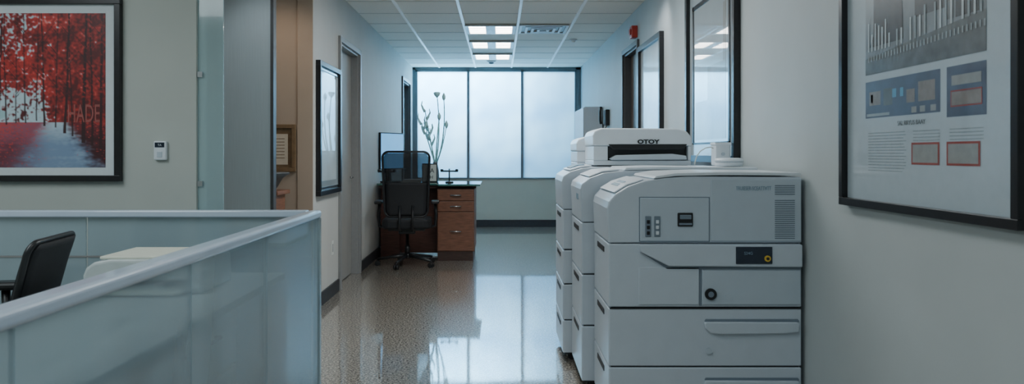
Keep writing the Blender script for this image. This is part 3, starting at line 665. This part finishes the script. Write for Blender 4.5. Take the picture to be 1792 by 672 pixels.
stand(-.60,9.0,'black desk stand with crossbar on the glass top'); stand(-1.33,8.81,'black desk stand with crossbar near the monitor')
r=root('photo_frame',(-.86,9.2,ZD+.022),'small pale framed card standing on the desk','frame'); z=ZD+.022
bm=bmesh.new(); bx(bm,-.95,-.76,9.19,9.205,z,z+.23); fin(bm,'card_frame',M['black'],r,bevel=.002)
bm=bmesh.new(); bx(bm,-.937,-.773,9.186,9.191,z+.013,z+.217); fin(bm,'card',M['paper'],r)
text('GA',.08,(-.855,9.185,z+.14),RC,M['black'],r,'card_lettering'); text('SIH',.06,(-.855,9.185,z+.06),RC,M['black'],r,'card_lettering')
r=root('paper_stack',(-1.08,9.2,ZD+.022),'pale stacked papers in a tray on the desk','papers')
for k in range(3): box('paper_sheet',-1.19+k*.006,-.98+k*.004,9.08,9.36,z+.012*k,z+.012*k+.009,M['paper'],r)
vx,vy=-.80,9.36
r=root('flower_vase',(vx,vy,z),'grey vase holding tall slender lotus stems and blossoms','vase')
bm=bmesh.new(); lathe(bm,[(.035,0),(.05,.05),(.045,.14),(.028,.22),(.032,.25)],(vx,vy,z)); fin(bm,'vase_body',M['vase'],r)
def stem(tip,mid,kind):
    bm=bmesh.new(); p0=Vector((vx,vy,z+.20)); p2=Vector(tip); p1=Vector(mid)
    pts=[(p0*(1-t)**2+p1*2*t*(1-t)+p2*t*t) for t in [i/10 for i in range(11)]]
    tube(bm,pts,.009,seg=6,r1=.006); fin(bm,'stem',M['stem'],r)
    bm=bmesh.new()
    if kind=='pod': lathe(bm,[(.008,-.03),(.035,0),(.045,.03),(.03,.04)],tip,seg=14)
    elif kind=='leaf':
        for k in range(4):
            t=1-.13*k; qv=p0*(1-t)**2+p1*2*t*(1-t)+p2*t*t; sg=1 if k%2 else -1
            tube(bm,[qv-Vector((0,0,.01)),qv+Vector((sg*.025,0,.03)),qv+Vector((sg*.045,0,.08)),qv+Vector((sg*.035,0,.13))],.019,r1=.004,seg=6)
    else: lathe(bm,[(.005,-.04),(.022,-.01),(.024,.02),(.006,.06)],tip,seg=12)
    fin(bm,'blossom',M['bloom'],r)
stem((-.78,9.36,1.98),(-.72,9.36,1.5),'pod'); stem((-.695,9.38,1.95),(-.66,9.38,1.4),'bud'); stem((-.93,9.36,1.78),(-.86,9.36,1.4),'leaf')
stem((-.975,9.34,1.62),(-.88,9.34,1.4),'leaf'); stem((-.90,9.40,1.55),(-.84,9.4,1.3),'leaf'); stem((-.75,9.33,1.70),(-.78,9.33,1.4),'bud'); stem((-.66,9.35,1.60),(-.70,9.3,1.3),'bud')
r=root('planter_pot',(-1.76,5.5,.975),'dark flared stone pot on a wooden pedestal','pot')
bm=bmesh.new(); lathe(bm,[(.10,0),(.12,.03),(.155,.09),(.205,.122),(.205,.132),(.18,.132)],(-1.76,5.5,.975),seg=28); fin(bm,'pot_body',M['pot'],r)
bm=bmesh.new(); lathe(bm,[(.17,.120),(.17,.128)],(-1.76,5.5,.975),seg=28); fin(bm,'pot_soil',M['slot'],r)
r=root('wooden_pedestal',(-1.76,5.5,0),'brown wooden pedestal stand beside the tan wall','pedestal')
box('pedestal_top',-1.93,-1.59,5.34,5.66,.945,.975,M['wood'],r,bevel=.004); box('pedestal_column',-1.90,-1.62,5.37,5.63,.06,.945,M['wood'],r,bevel=.004); box('pedestal_foot',-1.93,-1.59,5.34,5.66,0,.06,M['wooddk'],r,bevel=.004)
# ---------------------------------------------------------------- lights
def area(loc,rot,sx,sy,p,c,name='area_lamp'):
    l=bpy.data.lights.new(name,'AREA'); l.shape='RECTANGLE'; l.size=sx; l.size_y=sy; l.energy=p; l.color=c
    o=bpy.data.objects.new(name,l); col.objects.link(o); o.location=loc; o.rotation_euler=rot; return o
area((-.9,13.5,2.7),(math.radians(-62),0,math.radians(8)),2.6,1.2,350,(.52,.81,1.0),'daylight')
area((-2.7,1.6,H-.05),(0,0,0),1.2,2.4,50,(.84,.95,1.0),'office_fill')  # added fill, out of view, raises ambient light on the office side
area((.1,.6,H-.05),(0,0,0),.6,1.2,12,(.76,.91,1.0),'aisle_fill')  # unseen fill over the near aisle, added to lift the ambient light
area((.1,5.3,H-.05),(0,0,0),.6,1.6,44,(.90,.97,1.0),'aisle_fill')  # second added fill, out of view, brightens copiers and far corridor
def spot(loc,tgt,p,c,ang=70):
    l=bpy.data.lights.new('downlight_or_fill','SPOT'); l.energy=p; l.color=c; l.spot_size=math.radians(ang); l.spot_blend=.8; l.shadow_soft_size=.06
    o=bpy.data.objects.new('downlight_or_fill',l); col.objects.link(o); o.location=loc
    o.rotation_euler=(Vector(tgt)-Vector(loc)).to_track_quat('-Z','Y').to_euler()
spot((-1.75,5.2,2.65),(-1.72,5.84,1.2),14,(1,.80,.64),100)
spot((-1.45,4.3,2.66),(-1.62,4.8,1.3),18,(.85,.95,1),70)  # added fill spot that brightens the steel panel, no fixture there
spot((1.05,6.0,2.66),(1.39,6.4,1.9),16,(.95,.97,1),80)
w=bpy.data.worlds.new('World'); bpy.context.scene.world=w; w.use_nodes=True
w.node_tree.nodes['Background'].inputs[0].default_value=(.38,.68,1,1); w.node_tree.nodes['Background'].inputs[1].default_value=.8
# ---------------------------------------------------------------- camera
cd=bpy.data.cameras.new('camera'); cam=bpy.data.objects.new('camera',cd); col.objects.link(cam)
cam.location=(0,0,1.25); cam.rotation_euler=(math.pi/2,0,0); cd.sensor_width=36; cd.lens=1300/1792*36
cd.shift_x=23/1792; cd.shift_y=-68/1792; cd.clip_start=.05
cd.dof.use_dof=True; cd.dof.focus_distance=5.2; cd.dof.aperture_fstop=4.5
bpy.context.scene.camera=cam
